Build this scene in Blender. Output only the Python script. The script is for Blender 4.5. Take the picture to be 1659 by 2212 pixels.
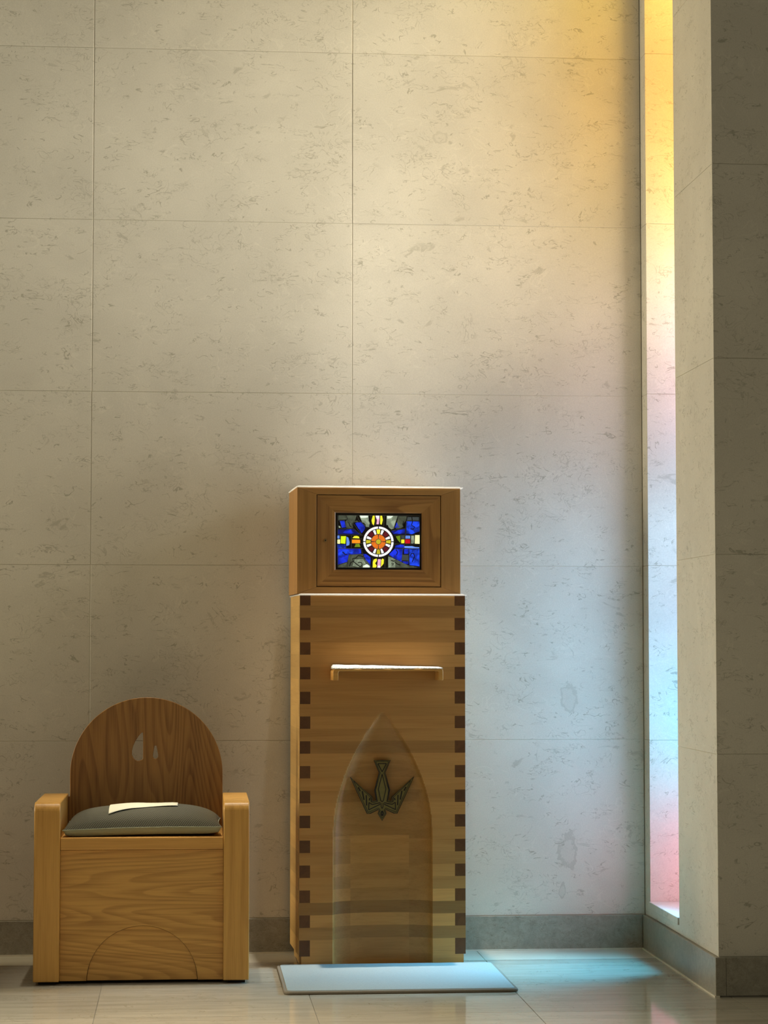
import bpy, bmesh, math, random
from mathutils import Vector, Matrix, noise
for o in list(bpy.data.objects): bpy.data.objects.remove(o)
SC = bpy.context.scene; COL = SC.collection
R = math.radians; PI = math.pi

# ---------------------------------------------------------------- camera, light, exposure
cam = bpy.data.cameras.new('camera'); cam_o = bpy.data.objects.new('camera', cam); COL.objects.link(cam_o)
cam_o.location = (0, -7.833, 1.05)
cam_o.rotation_euler = (R(90) + math.atan(285/4920), 0, R(-4.98))
cam.sensor_fit = 'VERTICAL'; cam.sensor_height = 24.0; cam.lens = 24.0*4920/2212
cam.clip_start = 0.05; SC.camera = cam_o
SC.view_settings.view_transform = 'Standard'; SC.view_settings.look = 'None'
SC.view_settings.exposure = 0.2; SC.view_settings.gamma = 1.0; SC.view_settings.use_curve_mapping = False

world = bpy.data.worlds.new('world'); SC.world = world; world.use_nodes = True
bg = world.node_tree.nodes['Background']
bg.inputs['Color'].default_value = (1.0, 0.92, 0.66, 1); bg.inputs['Strength'].default_value = 0.165

def area(name, loc, target, sx, sy, power, color, spread=180):
    l = bpy.data.lights.new(name, 'AREA'); l.shape = 'RECTANGLE'; l.size = sx; l.size_y = sy
    l.energy = power; l.color = color; l.spread = R(spread)
    o = bpy.data.objects.new(name, l); COL.objects.link(o); o.location = loc
    o.rotation_euler = (Vector(target) - Vector(loc)).to_track_quat('-Z', 'Y').to_euler()
    return o
# daylight of the matching tall window in the left wall, close to the back wall
area('left_window_daylight', (-4.4, -0.32, 1.8), (0.6, -0.32, 0.8), 0.50, 2.0, 134, (1.0, 0.90, 0.66))
# added overhead lamp that brightens the floor in front of the seats
area('floor_fill_light', (0.0, -2.45, 5.5), (0.0, -2.30, 0.0), 0.25, 0.25, 22, (1.0, 0.93, 0.76), 34)
# spotlight in the ceiling straight above the tabernacle
area('tabernacle_spotlight', (0.65, -0.34, 5.2), (0.64, -0.30, 0.0), 0.08, 0.08, 2.6, (1.0, 0.95, 0.85), 16)
area('chair_fill_light', (-0.13, -0.56, 5.2), (-0.13, -0.56, 0.0), 0.06, 0.06, 0.8, (1.0, 0.93, 0.78), 12)  # added lamp over the chair, lights arm tops and cushion, leaves the front shaded
# daylight falling steeply through the low blue pane of the right window
area('blue_pane_daylight', (1.845, -0.33, 0.72), (1.15, -0.50, 0.0), 0.22, 0.36, 9, (0.08, 0.58, 1.0), 60)
# daylight carried straight through the right stained glass light, warm above and cool below
area('right_window_daylight_upper', (1.85, -0.37, 2.25), (-1.6, -0.24, 2.05), 0.32, 2.6, 25, (1.0, 0.96, 0.82), 56)
area('right_window_daylight_lower', (1.85, -0.34, 0.90), (-0.6, -0.31, 0.84), 0.38, 1.30, 6.2, (0.30, 0.62, 1.0), 104)
GLASS_POWER = 1.0

# ---------------------------------------------------------------- helpers
def link(name, me, mats, parent=None, kind=None):
    o = bpy.data.objects.new(name, me); COL.objects.link(o)
    for m in (mats if isinstance(mats, (list, tuple)) else [mats]):
        me.materials.append(m)
    if parent: o.parent = parent
    if kind: o['kind'] = kind
    return o
def tag(o, label, cat, group=None):
    o['label'] = label; o['category'] = cat
    if group: o['group'] = group
    return o
def empty(name, loc, rz=0):
    o = bpy.data.objects.new(name, None); COL.objects.link(o)
    o.location = loc; o.rotation_euler = (0, 0, R(rz)); o.empty_display_size = 0.1
    return o
def bevel(o, w=0.002, seg=2, ang=40):
    m = o.modifiers.new('bevel', 'BEVEL'); m.width = w; m.segments = seg
    m.limit_method = 'ANGLE'; m.angle_limit = R(ang); m.harden_normals = False
    return o
def smooth(o, ang=40):
    for p in o.data.polygons: p.use_smooth = True
    try: o.data.set_sharp_from_angle(angle=R(ang))
    except Exception: pass
    return o
class MB:
    """collects faces of one mesh, each face with a tint and a material slot"""
    def __init__(s): s.v = []; s.f = []; s.t = []; s.m = []
    def face(s, pts, t=0.5, m=0):
        b = len(s.v); s.v += [tuple(p) for p in pts]; s.f.append(tuple(range(b, b+len(pts)))); s.t.append(t); s.m.append(m)
    def box(s, x0, x1, y0, y1, z0, z1, t=0.5, m=0):
        b = len(s.v)
        s.v += [(x0,y0,z0),(x1,y0,z0),(x1,y1,z0),(x0,y1,z0),(x0,y0,z1),(x1,y0,z1),(x1,y1,z1),(x0,y1,z1)]
        for q in ((0,3,2,1),(4,5,6,7),(0,1,5,4),(1,2,6,5),(2,3,7,6),(3,0,4,7)):
            s.f.append(tuple(b+i for i in q)); s.t.append(t); s.m.append(m)
    def prism(s, pts, axis, a, c, t=0.5, m=0):
        """closed outline pts (2D) swept along axis ('x': pts are y,z; 'y': x,z; 'z': x,y)"""
        def p3(p, w):
            return (w, p[0], p[1]) if axis == 'x' else ((p[0], w, p[1]) if axis == 'y' else (p[0], p[1], w))
        n = len(pts); b = len(s.v)
        s.v += [p3(p, a) for p in pts] + [p3(p, c) for p in pts]
        s.f.append(tuple(b+i for i in range(n))); s.f.append(tuple(b+n+i for i in reversed(range(n))))
        s.t += [t, t]; s.m += [m, m]
        for i in range(n):
            j = (i+1) % n
            s.f.append((b+i, b+n+i, b+n+j, b+j)); s.t.append(t); s.m.append(m)
    def build(s, name, mats, parent=None, kind=None, merge=False):
        me = bpy.data.meshes.new(name); me.from_pydata(s.v, [], s.f); me.update()
        ca = me.color_attributes.new('tint', 'FLOAT_COLOR', 'CORNER')
        k = 0
        for pi, p in enumerate(me.polygons):
            p.material_index = s.m[pi]; t = s.t[pi]
            for li in p.loop_indices: ca.data[li].color = (t, t, t, 1)
        bm = bmesh.new(); bm.from_mesh(me)
        if merge: bmesh.ops.remove_doubles(bm, verts=bm.verts, dist=1e-5)
        bmesh.ops.recalc_face_normals(bm, faces=bm.faces)
        bm.to_mesh(me); bm.free()
        return link(name, me, mats, parent, kind)

def plate(name, outlines, y0, y1, mats, parent=None, bev=0.0, res=12):
    """flat board in the xz plane from 2D outlines (first outer, others holes), thickness y0..y1"""
    cu = bpy.data.curves.new(name, 'CURVE'); cu.dimensions = '2D'; cu.fill_mode = 'BOTH'
    cu.extrude = (y1-y0)/2 - bev; cu.bevel_depth = bev; cu.bevel_resolution = 2; cu.offset = -bev
    for ol in outlines:
        sp = cu.splines.new('POLY'); sp.points.add(len(ol)-1)
        for p, q in zip(sp.points, ol): p.co = (q[0], q[1], 0, 1)
        sp.use_cyclic_u = True
    tmp = bpy.data.objects.new('tmp', cu); COL.objects.link(tmp)
    dg = bpy.context.evaluated_depsgraph_get()
    me = bpy.data.meshes.new_from_object(tmp.evaluated_get(dg))
    bpy.data.objects.remove(tmp); bpy.data.curves.remove(cu)
    me.transform(Matrix.Translation((0, (y0+y1)/2, 0)) @ Matrix.Rotation(R(90), 4, 'X'))
    me.materials.clear()
    return link(name, me, mats, parent)

def tube_into(mb, pts, r, t=0.5, m=0, n=6, flat=1.0):
    """a round bar through 3D points"""
    pts = [Vector(p) for p in pts]; rings = []
    for i, p in enumerate(pts):
        d = (pts[min(i+1, len(pts)-1)] - pts[max(i-1, 0)]).normalized()
        u = d.cross(Vector((0, 1, 0)));
        if u.length < 1e-4: u = d.cross(Vector((1, 0, 0)))
        u.normalize(); w = d.cross(u).normalized()
        b = len(mb.v)
        mb.v += [tuple(p + r*(math.cos(2*PI*k/n)*u + flat*math.sin(2*PI*k/n)*w)) for k in range(n)]
        rings.append(b)
    for a, b in zip(rings[:-1], rings[1:]):
        for k in range(n):
            l = (k+1) % n
            mb.f.append((a+k, a+l, b+l, b+k)); mb.t.append(t); mb.m.append(m)
    mb.f.append(tuple(rings[0]+k for k in range(n))); mb.f.append(tuple(rings[-1]+k for k in reversed(range(n))))
    mb.t += [t, t]; mb.m += [m, m]

# ---------------------------------------------------------------- materials
def new_mat(name):
    m = bpy.data.materials.new(name); m.use_nodes = True
    nt = m.node_tree; b = nt.nodes['Principled BSDF']
    return m, nt, b
def N(nt, t, **kw):
    n = nt.nodes.new(t)
    for k, v in kw.items(): setattr(n, k, v)
    return n
def L(nt, a, b): nt.links.new(a, b)
def mathn(nt, op, a, b=None, c=None, clamp=False):
    n = N(nt, 'ShaderNodeMath', operation=op, use_clamp=clamp)
    for i, v in enumerate((a, b, c)):
        if v is None: continue
        if isinstance(v, (int, float)): n.inputs[i].default_value = v
        else: L(nt, v, n.inputs[i])
    return n.outputs[0]
def mixc(nt, fac, a, b, mode='MIX'):
    n = N(nt, 'ShaderNodeMix', data_type='RGBA', blend_type=mode)
    for s, v in ((n.inputs[0], fac), (n.inputs[6], a), (n.inputs[7], b)):
        if isinstance(v, (int, float)): s.default_value = v
        elif isinstance(v, tuple): s.default_value = (*v[:3], 1)
        else: L(nt, v, s)
    return n.outputs[2]
def noisen(nt, vec, scale, detail=3, rough=0.5, dist=0.0):
    n = N(nt, 'ShaderNodeTexNoise'); L(nt, vec, n.inputs['Vector'])
    n.inputs['Scale'].default_value = scale; n.inputs['Detail'].default_value = detail
    n.inputs['Roughness'].default_value = rough; n.inputs['Distortion'].default_value = dist
    return n.outputs['Fac']
def coords(nt, scale=(1,1,1), loc=(0,0,0), rot=(0,0,0)):
    t = N(nt, 'ShaderNodeTexCoord'); mp = N(nt, 'ShaderNodeMapping')
    L(nt, t.outputs['Object'], mp.inputs['Vector'])
    mp.inputs['Scale'].default_value = scale; mp.inputs['Location'].default_value = loc; mp.inputs['Rotation'].default_value = rot
    return mp.outputs[0]
def tint_out(nt):
    a = N(nt, 'ShaderNodeAttribute', attribute_name='tint'); return a.outputs['Fac']
def ss(nt, v, a, b):
    n = N(nt, 'ShaderNodeMapRange', interpolation_type='SMOOTHSTEP'); L(nt, v, n.inputs[0])
    n.inputs[1].default_value = a; n.inputs[2].default_value = b
    return n.outputs[0]
def bump(nt, b, h, strength, dist=0.001):
    n = N(nt, 'ShaderNodeBump'); n.inputs['Strength'].default_value = strength; n.inputs['Distance'].default_value = dist
    L(nt, h, n.inputs['Height']); L(nt, n.outputs[0], b.inputs['Normal'])

def stone(name, base, fleck, rough=0.55, fs=1.0, amount=1.0, grain=0.06, blobs=(), tintamp=0.035, mottle=0.0):
    m, nt, b = new_mat(name)
    v = coords(nt, (fs, fs, fs*1.9)); v0 = coords(nt)
    # cloudy mottling
    c1 = ss(nt, noisen(nt, v0, 2.6, 5, 0.6, 0.5), 0.3, 0.72)
    col = mixc(nt, c1, tuple(c*0.93 for c in base), tuple(min(1, c*1.05) for c in base))
    # thin squiggly fossil strokes
    def strokes(vec, sc, width, patch_scale, lo, hi, dist):
        n1 = noisen(nt, vec, sc, 2, 0.5, dist)
        d = mathn(nt, 'ABSOLUTE', mathn(nt, 'SUBTRACT', n1, 0.5))
        ln = mathn(nt, 'SUBTRACT', 1.0, ss(nt, d, width*0.3, width))
        pm = ss(nt, noisen(nt, vec, patch_scale, 2, 0.5, 0.4), lo, hi)
        return mathn(nt, 'MULTIPLY', ln, pm)
    s1 = strokes(v, 9, 0.020, 14, 0.57, 0.63, 2.2)
    s2 = strokes(coords(nt, (fs, fs, fs*2.4), (3.1, 1.7, 5.3)), 17, 0.026, 11, 0.56, 0.64, 1.4)
    s3 = strokes(coords(nt, (fs, fs, fs*1.3), (7.1, 2.2, 9.3)), 13, 0.018, 6, 0.52, 0.62, 2.0)
    # soft broad patches
    bl = mathn(nt, 'MULTIPLY', ss(nt, noisen(nt, v, 11, 4, 0.62, 0.8), 0.615, 0.69), ss(nt, noisen(nt, v0, 3.0, 2), 0.46, 0.6))
    dk = mathn(nt, 'MAXIMUM', mathn(nt, 'MULTIPLY', s1, 0.75), mathn(nt, 'MULTIPLY', s2, 0.6))
    dk = mathn(nt, 'MAXIMUM', dk, mathn(nt, 'MULTIPLY', bl, 0.5))
    dk = mathn(nt, 'MAXIMUM', dk, mathn(nt, 'MULTIPLY', s3, 0.45))
    for (bx, bz, rx, rz, st) in blobs:                      # single large fossils, ring-shaped
        vv = N(nt, 'ShaderNodeMapping'); tc = N(nt, 'ShaderNodeTexCoord'); L(nt, tc.outputs['Object'], vv.inputs[0])
        vv.inputs['Location'].default_value = (-bx/rx, 0, -bz/rz); vv.inputs['Scale'].default_value = (1/rx, 0, 1/rz)
        ln = N(nt, 'ShaderNodeVectorMath', operation='LENGTH'); L(nt, vv.outputs[0], ln.inputs[0])
        wob = mathn(nt, 'MULTIPLY', mathn(nt, 'SUBTRACT', noisen(nt, v0, 34, 3, 0.6), 0.5), 1.5)
        rr = mathn(nt, 'ADD', ln.outputs['Value'], wob)
        ring = mathn(nt, 'SUBTRACT', 1.0, ss(nt, mathn(nt, 'ABSOLUTE', mathn(nt, 'SUBTRACT', rr, 0.85)), 0.08, 0.22))
        inn = mathn(nt, 'MULTIPLY', mathn(nt, 'SUBTRACT', 1.0, ss(nt, rr, 0.75, 1.0)), 0.35)
        dk = mathn(nt, 'MAXIMUM', dk, mathn(nt, 'MULTIPLY', mathn(nt, 'MAXIMUM', ring, inn), st))
    dk = mathn(nt, 'MULTIPLY', dk, amount, clamp=True)
    col = mixc(nt, dk, col, fleck)
    # pale veins and grain
    lv = strokes(coords(nt, (fs, fs, fs*1.4), (11.1, 4.2, 2.3)), 7, 0.018, 5, 0.5, 0.6, 1.6)
    col = mixc(nt, mathn(nt, 'MULTIPLY', lv, 0.25*amount), col, tuple(min(1, c*1.22) for c in base))
    g = noisen(nt, v0, 260, 2, 0.7)
    t = tint_out(nt)
    k = mathn(nt, 'ADD', mathn(nt, 'MULTIPLY', mathn(nt, 'SUBTRACT', g, 0.5), grain*4), 1.0)
    k = mathn(nt, 'ADD', k, mathn(nt, 'MULTIPLY', mathn(nt, 'SUBTRACT', t, 0.5), tintamp*2))
    if mottle:
        k = mathn(nt, 'ADD', k, mathn(nt, 'MULTIPLY', mathn(nt, 'SUBTRACT', noisen(nt, v0, 38, 4, 0.7, 0.6), 0.5), mottle*4))
    vm = N(nt, 'ShaderNodeVectorMath', operation='SCALE'); L(nt, col, vm.inputs[0]); L(nt, k, vm.inputs['Scale'])
    L(nt, vm.outputs[0], b.inputs['Base Color'])
    b.inputs['Roughness'].default_value = rough
    return m, nt, b

M = {}
M['limestone'], nt, b = stone('limestone', (0.60, 0.56, 0.475), (0.32, 0.295, 0.225), 0.6, grain=0.08,
    blobs=((1.327, 0.86, 0.030, 0.055, 0.36), (1.318, 0.335, 0.032, 0.060, 0.40), (1.30, 0.20, 0.012, 0.028, 0.4), (0.88, 2.82, 0.028, 0.022, 0.3)))
bump(nt, b, noisen(nt, coords(nt), 120, 3, 0.6), 0.10, 0.001)
M['dark_stone'], nt, b = stone('grey_marble', (0.285, 0.26, 0.205), (0.18, 0.155, 0.11), 0.35, fs=1.8, amount=1.0, grain=0.12, mottle=0.22)
M['floor_stone'], nt, b = stone('polished_floor_stone', (0.45, 0.41, 0.325), (0.30, 0.265, 0.19), 0.07, fs=0.8, amount=0.8, grain=0.05, tintamp=0.07)
stq = noisen(nt, coords(nt, (3, 26, 3)), 1.0, 5, 0.65)
b.inputs['IOR'].default_value = 1.62
# horizontal bedding streaks in the floor
src = b.inputs['Base Color'].links[0].from_socket
L(nt, mixc(nt, ss(nt, stq, 0.35, 0.7), src, mixc(nt, 0.5, src, (0.27, 0.235, 0.17))), b.inputs['Base Color'])
M['border_stone'], nt, b = stone('honed_border_stone', (0.46, 0.42, 0.33), (0.30, 0.27, 0.2), 0.3, fs=0.9, amount=0.7)

def plain(name, col, rough=0.6, spec=0.5, metal=0.0, nscale=40, namp=0.12, bumpy=0.0, sheen=0.0):
    m, nt, b = new_mat(name)
    n = noisen(nt, coords(nt), nscale, 3, 0.6)
    L(nt, mixc(nt, n, tuple(c*(1-namp) for c in col), tuple(min(1, c*(1+namp)) for c in col)), b.inputs['Base Color'])
    b.inputs['Roughness'].default_value = rough; b.inputs['Metallic'].default_value = metal
    b.inputs['Specular IOR Level'].default_value = spec
    if sheen: b.inputs['Sheen Weight'].default_value = sheen
    if bumpy: bump(nt, b, noisen(nt, coords(nt), nscale*4, 3, 0.6), bumpy, 0.001)
    return m
M['grout'] = plain('dark_grout', (0.20, 0.18, 0.14), 0.9)
M['light_grout'] = plain('pale_joint_sealant', (0.62, 0.58, 0.48), 0.7)
M['black'] = plain('blackened_gap', (0.012, 0.008, 0.005), 0.8)
M['dark_wood'] = plain('dark_gap_wood', (0.045, 0.016, 0.006), 0.6)
M['brass'] = plain('aged_brass', (0.17, 0.13, 0.032), 0.55, 0.4, 0.15, 60, 0.25, 0.15)
M['brass_dark'] = plain('blackened_brass', (0.018, 0.012, 0.006), 0.6, 0.4, 0.2)
M['key_metal'] = plain('brass_lock', (0.35, 0.22, 0.09), 0.35, 0.5, 0.9)
M['linen'] = plain('white_linen', (0.86, 0.85, 0.82), 0.8, 0.3, 0, 300, 0.05, 0.3)
M['paper'] = plain('cream_paper', (0.72, 0.68, 0.52), 0.7, 0.3, 0, 20, 0.05)
M['mat_pile'] = plain('pale_mat_pile', (0.29, 0.315, 0.295), 0.95, 0.1, 0, 220, 0.16, 0.6, 0.0)
M['mat_edge'] = plain('taupe_mat_binding', (0.20, 0.165, 0.12), 0.8, 0.2, 0, 200, 0.15)
M['under_fabric'] = plain('sage_fabric', (0.30, 0.31, 0.215), 0.9, 0.1, 0, 300, 0.1, 0.3)

def let_light_through(m, amount=0.5):
    nt = m.node_tree; b = nt.nodes['Principled BSDF']; out = nt.nodes['Material Output']
    tr = N(nt, 'ShaderNodeBsdfTranslucent'); tr.inputs['Color'].default_value = (0.95, 0.94, 0.90, 1)
    mx = N(nt, 'ShaderNodeMixShader'); mx.inputs[0].default_value = amount
    L(nt, b.outputs[0], mx.inputs[1]); L(nt, tr.outputs[0], mx.inputs[2]); L(nt, mx.outputs[0], out.inputs['Surface'])
let_light_through(M['linen'], 0.55)

def wood(name, light, dark, grain='z', across='x', ring=9.0, sc=2.2, stretch=9, contrast=0.6, rough=0.42, tint=0.0, seed=0.0, streak=0.35, coat=0.0):
    """oak: long grain along one axis, cathedral figure from a stretched noise field"""
    m, nt, b = new_mat(name)
    idx = 'xyz'.index(grain)
    s = [stretch*sc*0.32]*3; s[idx] = sc*0.30
    t = N(nt, 'ShaderNodeTexCoord')
    mp = N(nt, 'ShaderNodeMapping'); L(nt, t.outputs['Object'], mp.inputs[0]); mp.inputs['Scale'].default_value = s
    mp.inputs['Location'].default_value = (seed, seed*0.7, seed*1.3)
    vec = mp.outputs[0]
    if tint:
        tv = tint_out(nt)
        cx = N(nt, 'ShaderNodeCombineXYZ'); k = mathn(nt, 'MULTIPLY', tv, 37.0)
        for i in range(3): L(nt, k, cx.inputs[i])
        ad = N(nt, 'ShaderNodeVectorMath', operation='ADD'); L(nt, vec, ad.inputs[0]); L(nt, cx.outputs[0], ad.inputs[1]); vec = ad.outputs[0]
    f = noisen(nt, vec, 1.0, 1.5, 0.4, 0.25)
    saw = mathn(nt, 'FRACT', mathn(nt, 'MULTIPLY', f, ring))
    band = mathn(nt, 'MULTIPLY', ss(nt, saw, 0.25, 0.85), mathn(nt, 'SUBTRACT', 1.0, ss(nt, saw, 0.9, 1.0)))
    s2 = [260.0]*3; s2[idx] = 7.0
    fine = noisen(nt, coords(nt, tuple(s2)), 1.0, 3, 0.6)
    s3 = [60.0]*3; s3[idx] = 2.0
    med = noisen(nt, coords(nt, tuple(s3)), 1.0, 2, 0.6)
    k = mathn(nt, 'ADD', mathn(nt, 'MULTIPLY', band, contrast), mathn(nt, 'MULTIPLY', ss(nt, fine, 0.45, 0.75), streak))
    k = mathn(nt, 'ADD', k, mathn(nt, 'MULTIPLY', ss(nt, med, 0.4, 0.75), streak*0.8), clamp=True)
    col = mixc(nt, k, light, dark)
    if tint:
        kk = mathn(nt, 'ADD', 1.0, mathn(nt, 'MULTIPLY', mathn(nt, 'SUBTRACT', tint_out(nt), 0.5), tint*2))
        vm = N(nt, 'ShaderNodeVectorMath', operation='SCALE'); L(nt, col, vm.inputs[0]); L(nt, kk, vm.inputs['Scale']); col = vm.outputs[0]
    L(nt, col, b.inputs['Base Color']); b.inputs['Roughness'].default_value = rough
    b.inputs['Specular IOR Level'].default_value = 0.4
    bump(nt, b, fine, 0.12, 0.0006)
    return m
OL, OD = (0.40, 0.225, 0.085), (0.21, 0.10, 0.030)
M['oak_v'] = wood('oak_upright_grain', (0.578, 0.296, 0.069), (0.343, 0.158, 0.031), 'z', ring=7, contrast=0.35, seed=2)
M['oak_arm'] = wood('oak_arm_grain', (0.641, 0.342, 0.081), (0.393, 0.189, 0.039), 'z', ring=5, contrast=0.25, seed=7, rough=0.36)
M['oak_back'] = wood('oak_back_cathedral', (0.345, 0.167, 0.044), (0.144, 0.057, 0.013), 'z', ring=34, sc=2.0, stretch=8, contrast=0.42, seed=4.4)
M['oak_h'] = wood('oak_panel_cathedral', (0.648, 0.348, 0.085), (0.324, 0.149, 0.032), 'x', ring=34, sc=2.0, stretch=11, contrast=0.40, seed=1.3)
M['oak_seat'] = wood('oak_seat_edge', (0.650, 0.334, 0.080), (0.423, 0.204, 0.044), 'x', ring=5, contrast=0.25, seed=9)
M['oak_lam'] = wood('oak_laminated_courses', (0.500, 0.244, 0.064), (0.325, 0.140, 0.030), 'x', ring=5, contrast=0.28, tint=0.60, seed=3, streak=0.3)
M['oak_side'] = wood('oak_side_boards', (0.550, 0.330, 0.104), (0.396, 0.215, 0.059), 'y', ring=4, contrast=0.3, tint=0.35, seed=6)
M['oak_tab_v'] = wood('oak_tabernacle_upright', (0.429, 0.211, 0.055), (0.260, 0.118, 0.027), 'z', ring=6, contrast=0.25, seed=5)
M['oak_tab_h'] = wood('oak_tabernacle_rail', (0.429, 0.211, 0.055), (0.260, 0.118, 0.027), 'x', ring=6, contrast=0.25, seed=8)
M['oak_door_v'] = wood('oak_door_stile', (0.429, 0.206, 0.051), (0.227, 0.094, 0.021), 'z', ring=12, sc=3, contrast=0.5, seed=11)
M['oak_door_h'] = wood('oak_door_rail', (0.429, 0.206, 0.051), (0.202, 0.080, 0.017), 'x', ring=13, sc=3, contrast=0.6, seed=14)

# knitted cushion cover
m, nt, b = new_mat('charcoal_green_knit'); M['knit'] = m
v = coords(nt)
sp = N(nt, 'ShaderNodeSeparateXYZ'); L(nt, v, sp.inputs[0])
dg = mathn(nt, 'ADD', sp.outputs['Z'], mathn(nt, 'MULTIPLY', sp.outputs['Y'], 0.75))
aa = mathn(nt, 'SINE', mathn(nt, 'ADD', mathn(nt, 'MULTIPLY', sp.outputs['X'], 620), mathn(nt, 'MULTIPLY', dg, 420)))
bb = mathn(nt, 'SINE', mathn(nt, 'SUBTRACT', mathn(nt, 'MULTIPLY', sp.outputs['X'], 300), mathn(nt, 'MULTIPLY', dg, 950)))
h = ss(nt, mathn(nt, 'MULTIPLY', aa, bb), -0.35, 0.45)
L(nt, mixc(nt, h, (0.14, 0.13, 0.088), (0.024, 0.022, 0.013)), b.inputs['Base Color']); b.inputs['Roughness'].default_value = 0.95
bump(nt, b, mathn(nt, 'SUBTRACT', 1.0, h), 0.5, 0.0015)

# doily on the shelf: white lace with small holes
m, nt, b = new_mat('white_lace'); M['lace'] = m
wv = N(nt, 'ShaderNodeTexVoronoi'); mp = N(nt, 'ShaderNodeMapping'); L(nt, coords(nt), mp.inputs[0]); mp.inputs['Scale'].default_value = (160, 160, 160)
L(nt, mp.outputs[0], wv.inputs['Vector']); wv.inputs['Scale'].default_value = 1.0
L(nt, mixc(nt, ss(nt, wv.outputs['Distance'], 0.25, 0.6), (0.86, 0.85, 0.82), (0.5, 0.49, 0.45)), b.inputs['Base Color']); b.inputs['Roughness'].default_value = 0.85

# stained glass of the tall side window, lit by the day behind it: coloured panes stacked up the height
m, nt, b = new_mat('tall_window_stained_glass'); M['window_glass'] = m
tc = N(nt, 'ShaderNodeTexCoord'); sx = N(nt, 'ShaderNodeSeparateXYZ'); L(nt, tc.outputs['Object'], sx.inputs[0])
zz = mathn(nt, 'ADD', sx.outputs['Z'], mathn(nt, 'MULTIPLY', mathn(nt, 'SUBTRACT', noisen(nt, coords(nt), 7, 1), 0.5), 0.14))
rp = N(nt, 'ShaderNodeValToRGB'); L(nt, mathn(nt, 'DIVIDE', zz, 6.0), rp.inputs[0])
cr = rp.color_ramp; cr.interpolation = 'LINEAR'
PANES = [  # height, colour (already multiplied by its brightness)
    (0.17, (0.6, 0.9, 1.1)), (0.22, (1.10, 0.30, 0.40)), (0.38, (1.05, 0.34, 0.46)), (0.50, (0.65, 0.46, 0.75)),
    (0.64, (0.10, 0.75, 1.15)), (0.82, (0.04, 0.72, 1.15)), (1.00, (0.25, 0.52, 0.95)), (1.14, (0.52, 0.44, 0.70)), (1.24, (0.24, 0.30, 0.46)),
    (1.36, (0.38, 0.50, 0.70)), (1.68, (0.34, 0.60, 0.92)), (1.80, (0.66, 0.50, 0.78)), (1.98, (0.85, 0.50, 0.62)),
    (2.15, (0.95, 0.85, 1.05)), (2.35, (1.25, 1.15, 0.85)), (2.58, (1.4, 1.15, 0.32)), (2.80, (1.15, 0.60, 0.06)), (3.05, (1.1, 0.44, 0.08)),
    (3.30, (1.2, 0.75, 0.18)), (3.6, (1.50, 1.15, 0.16)), (4.3, (1.3, 1.10, 0.2)), (5.2, (1.2, 1.1, 0.6))]
while len(cr.elements) > 1: cr.elements.remove(cr.elements[-1])
cr.elements[0].position = PANES[0][0]/6; cr.elements[0].color = (*PANES[0][1], 1)
for zp, c in PANES[1:]:
    e = cr.elements.new(zp/6); e.color = (*c, 1)
vo = N(nt, 'ShaderNodeTexVoronoi', feature='DISTANCE_TO_EDGE'); L(nt, coords(nt, (1, 5, 4)), vo.inputs['Vector']); vo.inputs['Scale'].default_value = 1.6
lead = ss(nt, vo.outputs['Distance'], 0.02, 0.035)
col = mixc(nt, lead, (0.02, 0.02, 0.02), rp.outputs[0])
L(nt, col, b.inputs['Emission Color']); b.inputs['Emission Strength'].default_value = 4.6*GLASS_POWER
L(nt, mixc(nt, 0.85, rp.outputs[0], (0.05, 0.05, 0.05)), b.inputs['Base Color']); b.inputs['Roughness'].default_value = 0.3

GC = {}
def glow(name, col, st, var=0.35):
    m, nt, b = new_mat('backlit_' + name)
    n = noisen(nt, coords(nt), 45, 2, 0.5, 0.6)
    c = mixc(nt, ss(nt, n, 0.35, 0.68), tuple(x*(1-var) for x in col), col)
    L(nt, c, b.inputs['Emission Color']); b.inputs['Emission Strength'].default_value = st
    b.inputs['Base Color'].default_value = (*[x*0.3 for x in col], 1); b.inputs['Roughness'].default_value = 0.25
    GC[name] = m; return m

# ---------------------------------------------------------------- the room
ROWS = [0.118, 0.72, 1.32, 1.915, 2.51, 3.11, 3.71, 4.31, 4.91, 5.51]
rnd = random.Random(4)
G = 0.0007     # half width of a joint
def slab_wall(mb, kind, cols, rows, face, depth, g=G, gv=0.0013):
    """stone slabs with open joints; kind 'y': wall facing -y at y=face, cols are x; kind 'x': facing -x at x=face, cols are y"""
    for a, c in zip(cols[:-1], cols[1:]):
        for z0, z1 in zip(rows[:-1], rows[1:]):
            t = 0.5 + rnd.uniform(-0.25, 0.25); o = rnd.uniform(-0.0007, 0.0007)
            if kind == 'y': mb.box(a+gv, c-gv, face+o, face+depth, z0+g, z1-g, t)
            else: mb.box(face+o, face+depth, a+gv, c-gv, z0+g, z1-g, t)
# back wall
mb = MB(); slab_wall(mb, 'y', [-3.0, -2.11, -1.22, -0.3235, 0.572, 1.588], ROWS, 0.0, 0.03)
w = mb.build('wall_back', [M['limestone'], M['light_grout']], kind='structure')
bevel(w, 0.0007, 2)
mb = MB(); mb.box(-3.0, 1.588, 0.0016, 0.04, 0.0, 5.51); mb.build('wall_back_core', M['light_grout'], kind='structure').name = 'trim_1'
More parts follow.
